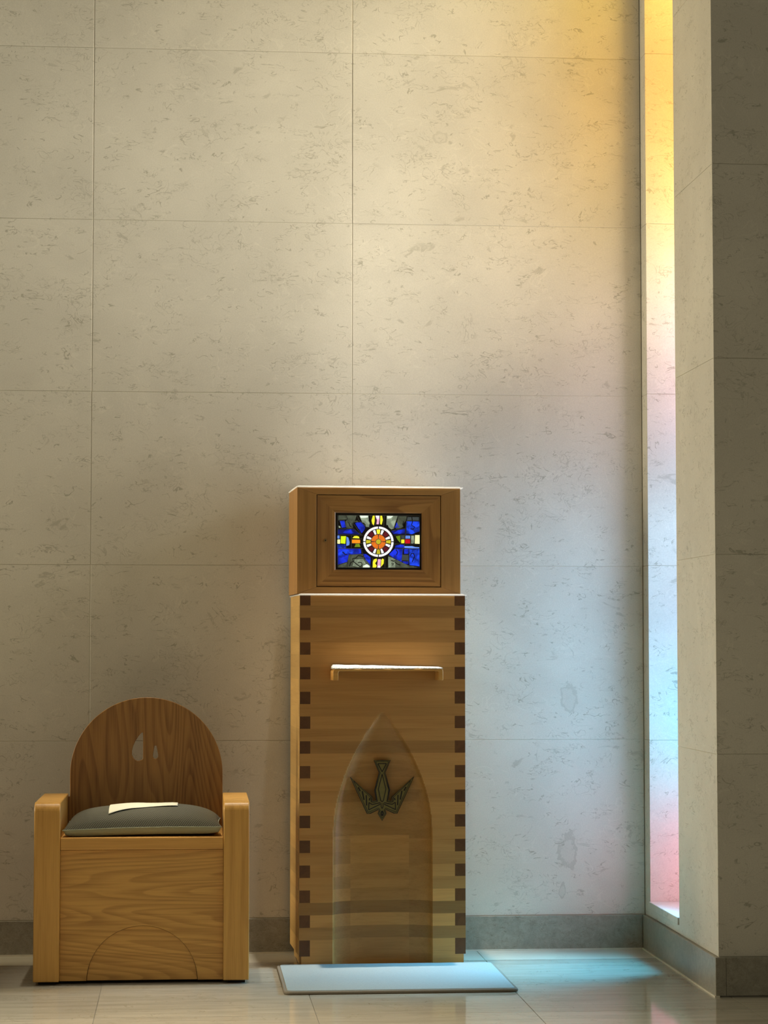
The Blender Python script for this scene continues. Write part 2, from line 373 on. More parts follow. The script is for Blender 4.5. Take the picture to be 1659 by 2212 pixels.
# right wall: corner strip, sill wall, pier, all one structure
mb = MB()
XR = 1.59; YJ = -0.086; YN = -0.543; YP = -1.085; XG = 1.86
for z0, z1 in zip([0.118]+ROWS[1:-1], ROWS[1:]):
    t = 0.5 + rnd.uniform(-0.2, 0.2)
    mb.box(XR, XG+0.12, YJ, 0.04, z0+G, z1-G, t)                         # far jamb
    t = 0.5 + rnd.uniform(-0.2, 0.2)
    mb.box(XR, XG+0.12, YP, YN, z0+G, z1-G, t)                           # pier
for a, c in ((XG+0.12, 2.9), (2.9, 3.8)):
    for z0, z1 in zip([0.118, 0.72, 1.915, 3.11, 4.31], [0.72, 1.915, 3.11, 4.31, 5.51]):
        mb.box(a+0.0005, c-0.0005, YP+0.0003, YP+0.1, z0+G, z1-G, 0.5+rnd.uniform(-0.2, 0.2))
mb.box(XR, XG+0.12, YN, YJ, 0.118+G, 0.146, 0.45)
w = mb.build('wall_right', M['limestone'], kind='structure'); bevel(w, 0.0006, 2)
mb = MB(); mb.box(XR+0.002, XG+0.11, YP+0.002, YN-0.002, 0.0, 5.51); mb.box(XR+0.002, XG+0.11, YJ+0.002, 0.03, 0, 5.51)
mb.box(XG+0.10, 3.8, YP+0.003, YP+0.13, 0.0, 5.51); mb.box(XR+0.006, XG+0.11, YN, YJ, 0.0, 0.13)
mb.build('trim_2', M['light_grout'], kind='structure')
# window sill: stone slab with its edge showing
mb = MB(); mb.box(XR-0.006, XG+0.02, YN+0.001, YJ-0.001, 0.146, 0.170, 0.6)
s = mb.build('window_sill', M['limestone'], kind='structure'); s.name = 'trim_3'; bevel(s, 0.002, 2)
# the stained glass light and its thin metal frame
mb = MB(); mb.box(XG, XG+0.008, YN, YJ, 0.170, 5.4)
wg = mb.build('window_1', M['window_glass'], kind='structure')
mb = MB()
for yy in (YN, YJ-0.012): mb.box(XG-0.006, XG+0.012, yy, yy+0.012, 0.17, 5.4)
mb.build('window_frame', M['brass_dark'], wg)
# baseboards
mb = MB()
for a, c in ((-3.0, -1.9), (-1.9, -0.7), (-0.7, 0.55), (0.55, XR-0.012)): mb.box(a+0.0006, c-0.0006, -0.012, 0.03, 0.004, 0.117, 0.5+rnd.uniform(-.2, .2))
bevel(mb.build('baseboard_back', M['dark_stone'], kind='structure'), 0.0015)
mb = MB(); mb.box(XR-0.012, XR+0.02, YP-0.012, -0.0125, 0.004, 0.117, 0.75); mb.box(XR+0.0205, 3.8, YP-0.012, YP+0.03, 0.004, 0.117, 0.5)
bevel(mb.build('baseboard_right', M['dark_stone'], kind='structure'), 0.0015)
# pale sealant between baseboard and floor
mb = MB(); mb.box(-3.0, XR-0.012, -0.0155, 0.0, 0.0, 0.0045); mb.box(XR-0.0155, XR, YP-0.015, -0.0155, 0, 0.0045); 
mb.build('trim_4', M['light_grout'], kind='structure')
# floor: polished tiles, a narrower honed row along the wall
mb = MB(); gx = 0.0011
xs = [0.375+0.625*k for k in range(-8, 7)]; ys = [-0.24, -1.315] + [-1.315-1.075*k for k in range(1, 8)]
for i, (a, c) in enumerate(zip(xs[:-1], xs[1:])):
    mb.box(a+gx, c-gx, ys[0]+gx, 0.0, -0.03, 0.0, 0.5+rnd.uniform(-.2, .2), 1)
    for y1, y0 in zip(ys[:-1], ys[1:]):
        mb.box(a+gx, c-gx, y0+gx, y1-gx, -0.03, 0.0, 0.5+rnd.uniform(-.35, .35), 0)
mb.box(xs[0], xs[-1], ys[-1], 0.05, -0.06, -0.0025, 0.5, 2)
fl = mb.build('floor', [M['floor_stone'], M['border_stone'], M['grout']], kind='structure')

# ---------------------------------------------------------------- pedestal
PED = empty('pedestal', (0.6475, -0.358, 0), 2.5)
tag(PED, 'tall oak pedestal with dark finger joints and a carved arch niche', 'pedestal')
HW = 0.274; PD = 0.335; PT = 1.209; PB = 0.036; P = 0.0806   # P: pitch of the finger joints
rp_ = random.Random(11)
def arch_w(z):
    if z <= 0.44: return 0.162
    if z >= 0.826: return 0.0
    k = (z-0.44)/(0.826-0.44)
    return 0.162*(1-k**1.85)**0.93
NICHE = 0.055
def front_y(x, z):
    w = arch_w(z)
    if abs(x) >= w or w <= 0: return 0.0
    dm = NICHE*min(1.0, (w/0.162)**1.1)
    return dm*math.sqrt(max(0.0, 1-(abs(x)/w)**2.2))
# level lines: course borders with subdivisions
NC = 29
edges = [PT - 0.033] ; z = PT-0.033
levels = [PT, PT-0.033]
k = 0
while levels[-1] > PB+0.02:
    k += 1; levels.append(PT-0.033 - k*P/2)
levels = [l for l in levels if l > PB+0.015] + [PB]
course_tint = []
for i in range(len(levels)-1): course_tint.append(0.5+rp_.uniform(-0.22, 0.22))
n_c = len(course_tint)
def ct(i): return course_tint[i]
# tones picked course by course from the top
TONES = {0: .50, 1: .36, 2: .50, 3: .46, 4: .66, 5: .56, 6: .40, 7: .42, 8: .48, 9: .42, 10: .50, 11: .44, 12: .32, 13: .52, 14: .46, 15: .54, 16: .46,
         17: .56, 18: .50, 19: .50, 20: .52, 21: .44, 22: .52, 23: .48, 24: .62, 25: .26, 26: .64, 27: .38, 28: .60, 29: .5}
for i in range(n_c): course_tint[i] = TONES.get(i, 0.5)
xcols = [-HW, -HW+0.035] + [-0.20, -0.175] + [-0.165+0.0033*i for i in range(0, 101)] + [0.175, 0.20, HW-0.035, HW]
xcols += [-0.1015, 0.093, -0.2675, 0.2675]; xcols = sorted(set(round(x, 5) for x in xcols))
zl = []
for i in range(n_c):
    a, c = levels[i], levels[i+1]
    for j in range(8): zl.append((a+(c-a)*j/8, i))
zl.append((levels[-1], n_c))
zl2 = zl + [(0.0, n_c)]
def make_front():
    mb = MB(); ny = len(zl2); nx = len(xcols)
    b0 = 0
    for (z, i) in zl2:
        for x in xcols: mb.v.append((x, front_y(x, z) , z))
    for r in range(ny-1):
        i = zl2[r][1]; zc = (zl2[r][0]+zl2[r+1][0])/2
        for c in range(nx-1):
            xc = (xcols[c]+xcols[c+1])/2
            if i >= n_c and abs(xc) > 0.2675: continue
            if i >= n_c or zl2[r+1][0] < PB-1e-6:
                i2 = 28
                if xc < -HW+0.004 or xc > HW-0.004: pass
            t = course_tint[min(i, n_c-1)]; mt = 0
            if (xc < -HW+0.035 or xc > HW-0.035) and i % 2 == 0 and i < n_c:
                mt = 1; t = 0.5+0.12*math.sin(i*3.7+(xc > 0))
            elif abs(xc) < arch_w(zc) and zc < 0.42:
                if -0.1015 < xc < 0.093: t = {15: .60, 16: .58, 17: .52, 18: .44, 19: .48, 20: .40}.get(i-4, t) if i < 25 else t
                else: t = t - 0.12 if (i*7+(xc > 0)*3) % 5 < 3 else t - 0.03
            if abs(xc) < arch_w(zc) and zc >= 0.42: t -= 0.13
            if xc > 0.165 and i in (24, 26, 28, 29): t = 0.85
            if xc > 0.165 and i in (22,): t = 0.62
            mb.f.append((r*nx+c, r*nx+c+1, (r+1)*nx+c+1, (r+1)*nx+c)); mb.t.append(t); mb.m.append(mt)
    return mb
M['finger'] = wood('dark_finger_joint_wood', (0.125, 0.046, 0.010), (0.070, 0.023, 0.004), 'y', ring=5, contrast=0.3, seed=21, tint=0.5)
fb = make_front()
# bottom course set back 6 mm at the right end
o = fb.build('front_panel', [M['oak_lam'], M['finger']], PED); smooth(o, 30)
o['label'] = 'laminated front with dark square finger joints and hollowed lancet arch'
# carcass: sides, back, top as one part, boards alternate down the side
mb = MB()
for i in range(n_c):
    a, c = levels[i], levels[i+1]
    t = 0.5+rp_.uniform(-0.22, 0.22)
    e = 0.0012 if i % 2 else 0.0
    mb.box(-HW, -HW+0.03, 0.036, PD, c, a, t)
    mb.box(-HW-e*0.5, -HW+0.03, 0.0005, 0.036, c, a, 0.25 if i % 2 else 0.5)
    mb.box(HW-0.03, HW, 0.0005, PD, c, a, t)
mb.box(-HW+0.03, HW-0.03, PD-0.02, PD, PB, PT)
mb.box(-HW+0.03, HW-0.03, 0.001, PD, PT-0.02, PT, 0.5)
mb.box(-HW+0.012, -HW+0.03, 0.006, PD-0.02, 0.0, PB, 0.2); mb.box(HW-0.03, HW-0.006, 0.006, PD-0.02, 0.0, PB, 0.2)
sd = mb.build('carcass', M['oak_side'], PED)
# emblem: descending bird in aged brass, flat plate with cut lines
def E(px, py): return ((px-838)/7.9/659.0, 0.668-(py-180)/7.9/659.0*1.0)
half = [(838,180),(978,180),(888,390),(970,682),(935,862),(1000,872),(1008,805),(1385,462),(1095,1085),(1040,1080),(905,1015),(890,1035),(908,1082),(838,1205)]
full = half + [(2*838-x, y) for x, y in reversed(half[1:-1])]
tri = [(765,235),(912,235),(838,375)]; dia = [(838,415),(903,668),(862,860),(838,885),(814,860),(773,668)]
def bar(x0, y0, x1, y1, w):
    d = Vector((x1-x0, y1-y0)).normalized(); n = Vector((-d.y, d.x))*w/2
    return [(x0+n.x, y0+n.y), (x1+n.x, y1+n.y), (x1-n.x, y1-n.y), (x0-n.x, y0-n.y)]
em = empty('bird_emblem', (0, 0.018, 0)); em.parent = PED
em['label'] = 'aged brass emblem of a descending bird with spread wings'
pl = plate('bird_plate', [[E(*p) for p in full]], 0, 0.006, M['brass'], em, 0.0006)
lines = MB()
def stroke(pts, w, closed=False):
    n = len(pts)
    for i in range(n if closed else n-1):
        q = bar(*pts[i], *pts[(i+1) % n], w); lines.prism([E(*p) for p in q], 'y', -0.0007, 0.001)
inset = [(838,200),(950,198),(870,392),(950,684),(918,880),(1018,890),(1024,820),(1330,525),(1080,1062),(900,990),(872,1030),(888,1080),(838,1165)]
insetf = inset + [(2*838-x, y) for x, y in reversed(inset[1:-1])]
for sgn in (1, -1):
    mx = lambda pts: [(838+sgn*(x-838), y) for x, y in pts]
    stroke(mx([(1250,635),(1215,700)]), 22); stroke(mx([(1180,700),(1150,850)]), 22); stroke(mx([(1112,770),(1105,945)]), 20)
    stroke(mx([(1050,820),(1060,860)]), 20)
    stroke(mx([(870,900),(1010,930),(1065,895),(1070,1020),(870,925)]), 15)
    stroke(mx([(855,905),(855,960),(840,1000)]), 12)
    stroke(mx([(925,600),(958,690),(925,880),(985,893),(1030,880),(1030,800)]), 9)
    stroke(mx([(893,410),(958,690)]), 9)
stroke(insetf, 8, True); stroke(tri, 15, True); stroke(dia, 14, True)
stroke([(838,1040),(858,1080),(838,1125),(818,1080)], 24, True)
lines.build('bird_lines', M['brass_dark'], em)['label'] = 'blackened engraved lines'
# rim around the bird
rim = MB(); pts = [E(*p) for p in full]; tube_into(rim, [(x, 0.0, z) for x, z in pts+[pts[0]]], 0.0013, n=5)
rim.build('bird_rim', M['brass_dark'], em)
# stand-off pin behind the plate
pin = MB(); pin.box(-0.006, 0.006, 0.005, 0.045, 0.53, 0.545); pin.build('mounting_pin', M['brass_dark'], em)

# shelf bracket on the pedestal front
sh = MB()
outl = [(-0.173, 0.932), (-0.173, 0.960), (-0.170, 0.966), (-0.164, 0.969), (0.182, 0.969), (0.187, 0.967), (0.189, 0.962), (0.189, 0.932), (0.174, 0.932), (0.174, 0.958), (0.170, 0.962), (-0.151, 0.962), (-0.155, 0.958), (-0.155, 0.932)]
shelf = plate('book_ledge', [outl], -0.075, 0.001, M['oak_seat'], PED, 0.002)
shelf['label'] = 'narrow oak ledge bent down at both ends'

# ---------------------------------------------------------------- tabernacle
TAB = empty('tabernacle', (0.6475, -0.358, PT+0.0065), 2.5)
tag(TAB, 'oak tabernacle box with backlit stained glass door on top of the pedestal', 'tabernacle')
TX0, TX1, TZ0, TZ1 = -0.281, 0.264, 0.0, 0.351
FY = 0.03
def z_(a): return a - (PT+0.0065)
DX0, DX1, DZ0, DZ1 = -0.2145, 0.1965, z_(1.240), z_(1.5405)
mb = MB()
# carcass: front frame mitred, sides, top, bottom, back
def frame(mb, x0, x1, z0, z1, u0, u1, w0, w1, y0, y1, mh=0, mv=1, tb=0.5):
    """mitred frame: outer x0..x1 z0..z1, inner u0..u1 w0..w1"""
    for pts, m in (([(x0,z1),(x1,z1),(u1,w1),(u0,w1)], mh), ([(x0,z0),(x1,z0),(u1,w0),(u0,w0)], mh),
                   ([(x0,z0),(x0,z1),(u0,w1),(u0,w0)], mv), ([(x1,z0),(x1,z1),(u1,w1),(u1,w0)], mv)):
        mb.prism(pts, 'y', y0, y1, tb, m)
g = 0.0024
frame(mb, TX0, TX1, TZ0, TZ1, DX0-g, DX1+g, DZ0-g, DZ1+g, FY, FY+0.02)
mb.box(TX0, TX0+0.02, FY+0.02, 0.33, TZ0, TZ1, 0.5, 1); mb.box(TX1-0.02, TX1, FY+0.02, 0.33, TZ0, TZ1, 0.5, 1)
mb.box(TX0+0.02, TX1-0.02, FY+0.02, 0.33, TZ1-0.02, TZ1, 0.5, 0); mb.box(TX0+0.02, TX1-0.02, FY+0.02, 0.33, TZ0, TZ0+0.015, 0.5, 0)
mb.box(TX0+0.02, TX1-0.02, 0.31, 0.33, TZ0+0.015, TZ1-0.02, 0.5, 0)
mb.box(DX0-0.01, DX1+0.01, FY+0.024, FY+0.028, DZ0-0.01, DZ1+0.01, 0.5, 2)
bevel(mb.build('cabinet', [M['oak_tab_h'], M['oak_tab_v'], M['dark_wood']], TAB), 0.0012)
# door, frame bevelled inwards to the glass
GX0, GX1, GZ0, GZ1 = -0.153, 0.1345, z_(1.2955), z_(1.483)
mb = MB()
def ring(mb, a, c, ya, yc, mh=0, mv=1):
    (x0,x1,z0,z1), (u0,u1,w0,w1) = a, c
    mb.face([(x0,ya,z1),(x1,ya,z1),(u1,yc,w1),(u0,yc,w1)], .5, mh); mb.face([(x0,ya,z0),(x1,ya,z0),(u1,yc,w0),(u0,yc,w0)], .5, mh)
    mb.face([(x0,ya,z0),(x0,ya,z1),(u0,yc,w1),(u0,yc,w0)], .5, mv); mb.face([(x1,ya,z0),(x1,ya,z1),(u1,yc,w1),(u1,yc,w0)], .5, mv)
def off(r, d): return (r[0]+d, r[1]-d, r[2]+d, r[3]-d)
D = (DX0, DX1, DZ0, DZ1); Gr = (GX0, GX1, GZ0, GZ1)
ring(mb, D, D, FY+0.02, FY+0.0005); ring(mb, D, off(Gr, -0.003), FY+0.0005, FY+0.0035)
ring(mb, off(Gr, -0.003), Gr, FY+0.0035, FY+0.006); ring(mb, Gr, Gr, FY+0.006, FY+0.020)
door = mb.build('door', [M['oak_door_h'], M['oak_door_v']], TAB)
lk = MB(); 
for rr, y0, m_ in ((0.0055, FY-0.001, 0), (0.0022, FY-0.0016, 1)):
    lk.prism([(-0.187+rr*math.cos(2*PI*k/20), z_(1.391)+rr*math.sin(2*PI*k/20)) for k in range(20)], 'y', y0, FY+0.004, .5, m_)
lock = lk.build('keyhole', [M['key_metal'], M['black']], door); lock['label'] = 'small round brass keyhole'

# stained glass picture, backlit from inside; points given on a 1310 x 835 layout
W_, H_ = 1310.0, 835.0
PX0, PX1, PZ0, PZ1 = -0.1525, 0.134, z_(1.296), z_(1.4825)
def gp(x, y): return (PX0 + (x-160)/(1525-160)*(PX1-PX0), PZ1 - (y-125)/(1020-125)*(PZ1-PZ0))
GY = FY+0.012
GM = MB(); GM.box(PX0, PX1, GY+0.002, GY+0.005, PZ0, PZ1); GMATS = [M['black']]
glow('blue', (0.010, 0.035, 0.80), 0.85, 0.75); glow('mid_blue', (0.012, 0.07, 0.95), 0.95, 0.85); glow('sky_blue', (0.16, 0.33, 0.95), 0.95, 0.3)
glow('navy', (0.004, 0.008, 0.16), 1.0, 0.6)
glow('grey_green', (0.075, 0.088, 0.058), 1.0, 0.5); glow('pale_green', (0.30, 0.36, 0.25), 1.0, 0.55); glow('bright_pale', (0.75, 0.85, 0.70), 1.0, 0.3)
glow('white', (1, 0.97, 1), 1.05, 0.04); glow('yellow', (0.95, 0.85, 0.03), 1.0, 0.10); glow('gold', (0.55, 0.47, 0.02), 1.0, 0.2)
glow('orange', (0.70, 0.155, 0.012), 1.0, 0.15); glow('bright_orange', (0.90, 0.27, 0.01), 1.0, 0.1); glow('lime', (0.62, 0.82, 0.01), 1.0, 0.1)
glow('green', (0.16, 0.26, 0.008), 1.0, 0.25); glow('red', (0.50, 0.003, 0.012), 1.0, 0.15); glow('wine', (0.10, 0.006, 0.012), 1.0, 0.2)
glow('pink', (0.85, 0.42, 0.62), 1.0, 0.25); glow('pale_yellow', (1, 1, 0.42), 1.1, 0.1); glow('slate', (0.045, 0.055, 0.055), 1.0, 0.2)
pieces = {}
def pc(col, pts, lay=0): pieces.setdefault(col, []).append(([gp(*p) for p in pts], lay))
def rect(col, x0, y0, x1, y1, lay=0):
    s = 5; pc(col, [(x0+s,y0),(x1-s,y0),(x1,y0+s),(x1,y1-s),(x1-s,y1),(x0+s,y1),(x0,y1-s),(x0,y0+s)], lay)
# upper left
pc('grey_green', [(210,160),(320,160),(345,225),(205,235)]); pc('grey_green', [(330,160),(495,160),(470,250),(430,290),(440,350),(400,370),(335,360),(320,250),(360,225)])
pc('grey_green', [(500,240),(530,265),(445,265)]); pc('pale_green', [(540,160),(680,160),(695,260),(712,300),(690,345),(650,345),(585,265)]); pc('bright_pale', [(548,160),(682,160),(675,195),(560,200)], 1)
pc('pale_green', [(213,325),(240,345),(240,358),(213,358)])
pc('blue', [(232,250),(300,245),(328,352),(262,358)]); pc('blue', [(470,285),(500,272),(575,270),(632,350),(625,380),(575,445)])
pc('navy', [(198,388),(440,378),(560,462),(198,462)]); pc('blue', [(275,435),(345,380),(410,382),(430,425),(465,440),(430,448),(350,452)], 1)
# band left
rect('sky_blue', 190, 482, 224, 530); rect('pale_yellow', 190, 545, 232, 612); pc('lime', [(248,492),(328,492),(316,612),(242,606)])
pc('sky_blue', [(335,500),(365,515),(385,590),(378,635),(335,645)]); pc('mid_blue', [(190,622),(318,622),(320,682),(190,682)])
pc('yellow', [(430,520),(460,490),(500,487),(535,500),(540,525)]); rect('bright_orange', 422, 548, 552, 602); pc('green', [(480,612),(540,612),(556,662),(460,662),(475,640)])
# lower left
pc('blue', [(198,692),(560,692),(572,765),(480,780),(370,785),(350,905),(200,945)]); pc('mid_blue', [(205,770),(270,720),(400,712),(500,745),(440,760),(330,765),(300,790),(215,820)], 1)
pc('grey_green', [(370,790),(590,780),(620,850),(715,960),(715,990),(352,990)]); pc('bright_pale', [(590,990),(600,955),(660,935),(705,965),(705,988)], 1); pc('pale_green', [(470,860),(600,850),(640,930),(520,985),(430,960)], 1)
pc('grey_green', [(205,955),(345,910),(345,990),(205,990)]); pc('blue', [(600,770),(645,775),(690,805),(720,830),(715,950),(640,870)])
# upper and lower arms of the cross
pc('yellow', [(755,160),(782,160),(782,250),(770,315),(745,290),(735,240)]); pc('pink', [(795,160),(858,160),(858,235),(848,300),(812,298),(818,230)]); pc('white', [(797,160),(855,160),(855,205),(815,210)], 1)
pc('yellow', [(874,160),(900,160),(913,230),(895,305),(872,295)])
pc('yellow', [(770,860),(815,845),(818,880),(790,920),(815,960),(800,993),(752,993),(755,900)]); pc('pink', [(835,855),(885,855),(875,993),(825,993)]); pc('white', [(835,960),(872,960),(870,993),(828,993)], 1)
pc('yellow', [(890,865),(910,843),(930,860),(925,925),(885,975)])
# upper right
pc('pale_green', [(975,165),(1150,165),(1120,260),(1090,365),(1050,380),(1000,340),(970,300)]); pc('bright_pale', [(980,165),(1080,165),(1040,200),(985,210)], 1)
pc('grey_green', [(1160,170),(1295,170),(1280,235),(1230,300),(1250,330),(1200,360),(1120,370),(1140,270)]); pc('slate', [(1310,180),(1490,180),(1490,235),(1300,235)])
pc('blue', [(1135,268),(1185,350),(1105,356)]); pc('mid_blue', [(1290,250),(1497,250),(1497,410),(1380,452),(1290,445)])
pc('navy', [(1045,405),(1270,370),(1270,455),(1080,455)]); pc('blue', [(1085,440),(1150,395),(1268,372),(1260,430),(1180,450)], 1)
# band right
pc('green', [(1120,490),(1188,478),(1190,590),(1150,545)]); rect('slate', 1208, 475, 1258, 528); rect('sky_blue', 1275, 478, 1348, 524); rect('yellow', 1208, 540, 1256, 598); rect('red', 1270, 536, 1348, 602)
pc('pale_green', [(1368,478),(1410,478),(1415,590),(1395,603),(1365,600)]); pc('pale_yellow', [(1430,465),(1500,465),(1500,605),(1425,603)]); 
pc('blue', [(1110,640),(1190,622),(1255,626),(1255,672),(1110,675)]); pc('sky_blue', [(1258,645),(1380,643),(1430,658),(1495,662),(1490,682),(1400,680),(1260,672)])
# lower right
pc('blue', [(1025,765),(1100,692),(1240,690),(1225,780),(1215,900),(1100,840),(1015,785)]); pc('blue', [(1255,692),(1325,690),(1320,765),(1250,770)])
pc('mid_blue', [(1335,692),(1497,690),(1497,965),(1340,945)]); pc('slate', [(1222,788),(1322,788),(1322,875),(1215,870)]); pc('blue', [(1225,885),(1320,890),(1320,930),(1240,925)])
pc('pale_green', [(1000,810),(1110,850),(1200,905),(1330,950),(1470,985),(1000,990)]); pc('grey_green', [(1110,855),(1200,908),(1330,952),(1470,985),(1110,988)], 1)
# rose centre
cx, cy = 842.0, 577.0
def arc(col, r0, r1, a0, a1, lay=2, n=14):
    pts = [(cx+r1*math.cos(R(a0+(a1-a0)*k/n)), cy-r1*math.sin(R(a0+(a1-a0)*k/n))) for k in range(n+1)]
    pts += [(cx+r0*math.cos(R(a1-(a1-a0)*k/n)), cy-r0*math.sin(R(a1-(a1-a0)*k/n))) for k in range(n+1)]
    pc(col, pts, lay)
def disc(r, lay): 
    return [(cx+r*math.cos(2*PI*k/48), cy+r*math.sin(2*PI*k/48)) for k in range(48)]
for q in range(4): arc('white', 208, 240, 90*q+2.0, 90*q+88.0); arc('orange', 46, 114, 90*q+4, 90*q+86)
arc('gold', 0.5, 38, 0, 360, 2, 30)
for q in range(4):
    a = 90*q
    arc('yellow' if q == 1 else 'gold', 124, 196, a-9, a+9); arc('white', 124, 194, a+15, a+27); arc('wine', 128, 196, a+32, a+58); arc('white', 124, 194, a+63, a+75)
for ci, (col, lst) in enumerate(pieces.items()):
    GMATS.append(GC[col])
    for pts, lay in lst: GM.prism(pts, 'y', GY-0.0004*lay, GY+0.0025, 0.5, len(GMATS)-1)
# black disc behind the rose, over the outer panes
GM.prism([gp(*p) for p in disc(250, 0)], 'y', GY-0.0003, GY+0.001)
# lead lines
lead = plain('grey_lead', (0.13, 0.13, 0.11), 0.5); GMATS.append(lead); LI = len(GMATS)-1
def ll(pts, w=7): tube_into(GM, [(gp(*p)[0], GY-0.0009, gp(*p)[1]) for p in pts], w*0.00021*0.5, n=6, m=LI)
for pts in ([(195,160),(1500,160),(1500,990),(195,990),(195,160)], [(195,378),(440,368),(565,468)], [(195,470),(600,475)], [(195,688),(610,683)], [(330,615),(330,685)],
            [(412,480),(412,685)], [(500,160),(530,235),(650,345),(720,350)], [(430,270),(580,262),(535,160)], [(430,272),(570,465)], [(320,160),(350,230),(420,290),(430,370)],
            [(205,240),(225,245),(260,365)], [(225,245),(300,240),(330,350)], [(195,950),(350,900),(375,785),(590,775)], [(350,905),(345,990)], [(568,690),(600,800),(720,970),(750,985)],
            [(720,160),(735,300),(780,330)], [(787,160),(795,310)], [(866,160),(866,310)], [(935,160),(925,330)], [(1150,165),(1080,375)], [(1310,165),(1285,240),(1500,242)],
            [(1285,240),(1275,460)], [(1040,400),(1275,360)], [(1095,470),(1500,465)], [(1100,612),(1500,612)], [(1095,685),(1500,682)], [(1260,612),(1235,690),(1212,880),(1330,885)],
            [(1330,690),(1330,960)], [(1000,790),(1100,850),(1330,955),(1500,975)], [(1212,785),(1330,782)], [(750,840),(745,990)], [(826,850),(820,990)], [(885,850),(878,990)], [(945,830),(945,990)],
            [(1265,470),(1265,610)], [(1358,470),(1355,610)], [(1198,470),(1198,612)], [(1420,470),(1418,610)], [(1208,533),(1350,530)], [(412,540),(580,532)], [(412,606),(590,606)],
            [(238,475),(236,615),(195,615)], [(1120,165),(1100,470)][:0] or [(195,538),(238,538)]):
    ll(pts)
for r_ in (246, 202, 119, 42):
    ll([(cx+r_*math.cos(2*PI*k/40), cy+r_*math.sin(2*PI*k/40)) for k in range(41)], 7)
for a in range(0, 360, 90): ll([(cx+42*math.cos(R(a)), cy+42*math.sin(R(a))), (cx+119*math.cos(R(a)), cy+119*math.sin(R(a)))], 6)
# black painted brush lines
def ink(pts, w=14): tube_into(GM, [(gp(*p)[0], GY-0.0008, gp(*p)[1]) for p in pts], w*0.00021*0.5, n=6, flat=0.3)
for pts in ([(385,970),(400,915),(440,890),(430,850),(480,840),(520,800),(560,805),(600,815)], [(440,890),(500,940),(555,975),(585,940),(570,910),(530,905),(520,920)],
            [(1040,870),(1080,885),(1110,880)], [(1050,920),(1090,925),(1060,950)], [(1100,900),(1150,935),(1190,945)], [(1375,180),(1385,260),(1370,310),(1420,340),(1400,375),(1355,370)],
            [(1350,800),(1370,760),(1400,760),(1420,800),(1400,850),(1380,900)], [(1120,700),(1150,740),(1130,790)], [(370,270),(390,330),(415,350)], [(600,275),(640,320)], [(690,230),(712,280),(700,330)],
            [(270,740),(310,780),(350,790)], [(1245,250),(1230,300),(1245,335)], [(985,310),(1010,370)]):
    ink(pts)
panel = GM.build('stained_glass_panel', GMATS, door); panel['label'] = 'backlit stained glass cross with a white ringed centre'

# thin white linens on the tabernacle and on the pedestal ledge
def linen(name, x0, x1, y0, y1, z0, z1, parent_frame, label, wav=0.0008, seed=1, mat='linen'):
    """thin cloth lying flat with a softly uneven rounded edge"""
    bm = bmesh.new(); nx, ny = 60, 14; r = random.Random(seed)
    top = []; 
    for j in range(ny+1):
        row = []
        for i in range(nx+1):
            u = i/nx; v = j/ny; x = x0+(x1-x0)*u; y = y0+(y1-y0)*v
            if j == 0: y += wav*2*math.sin(u*23+seed)
            if i == 0: x += wav*math.sin(v*9)
            h = z1 + wav*noise.noise(Vector((u*9+seed, v*3, 0)))
            if j == 0 or i in (0, nx): h = z0+(h-z0)*0.55
            row.append(bm.verts.new((x, y, h)))
        top.append(row)
    bot = [[bm.verts.new((v.co.x, v.co.y, z0)) for v in row] for row in (top[0], top[-1])]
    for j in range(ny):
        for i in range(nx): bm.faces.new((top[j][i], top[j][i+1], top[j+1][i+1], top[j+1][i]))
    for i in range(nx):
        bm.faces.new((top[0][i+1], top[0][i], bot[0][i], bot[0][i+1])); bm.faces.new((top[-1][i], top[-1][i+1], bot[1][i+1], bot[1][i]))
    bm.faces.new([r_[0] for r_ in top] + [bot[1][0], bot[0][0]]); bm.faces.new([bot[0][-1], bot[1][-1]] + [r_[-1] for r_ in reversed(top)])
    bm.faces.new(bot[0] + bot[1][::-1])
    bmesh.ops.recalc_face_normals(bm, faces=bm.faces)
    me = bpy.data.meshes.new(name); bm.to_mesh(me); bm.free()
    o = link(name, me, M[mat]); o.location = parent_frame[0]; o.rotation_euler = (0, 0, R(parent_frame[1]))
    smooth(o, 70); tag(o, label, 'cloth'); return o
PF = ((0.6475, -0.358, 0), 2.5)
linen('white_linen_cloth', TX0-0.002, TX1+0.008, FY-0.007, 0.33, PT+0.0065+TZ1+0.0002, PT+0.0065+TZ1+0.0062, PF, 'thin white linen cloth lying on the top of the tabernacle box', seed=2)
linen('white_linen_cloth', -HW-0.004, HW+0.004, -0.008, 0.328, PT+0.0002, PT+0.0062, PF, 'thin white linen cloth between the tabernacle and the pedestal top', 0.0002, seed=5)
d = linen('lace_runner', -0.172, 0.188, -0.076, -0.003, 0.9692, 0.976, PF, 'white lace runner folded on the narrow oak ledge of the pedestal', 0.001, seed=9, mat='lace')
for v in d.data.vertices:                                   # thicker towards the left and rear
    u = (v.co.x+0.172)/0.36; w_ = (v.co.y+0.076)/0.073
    if v.co.z > 0.9695: v.co.z = 0.9695 + (v.co.z-0.9695)*(0.65+ w_*(1.5-1.25*u)) 

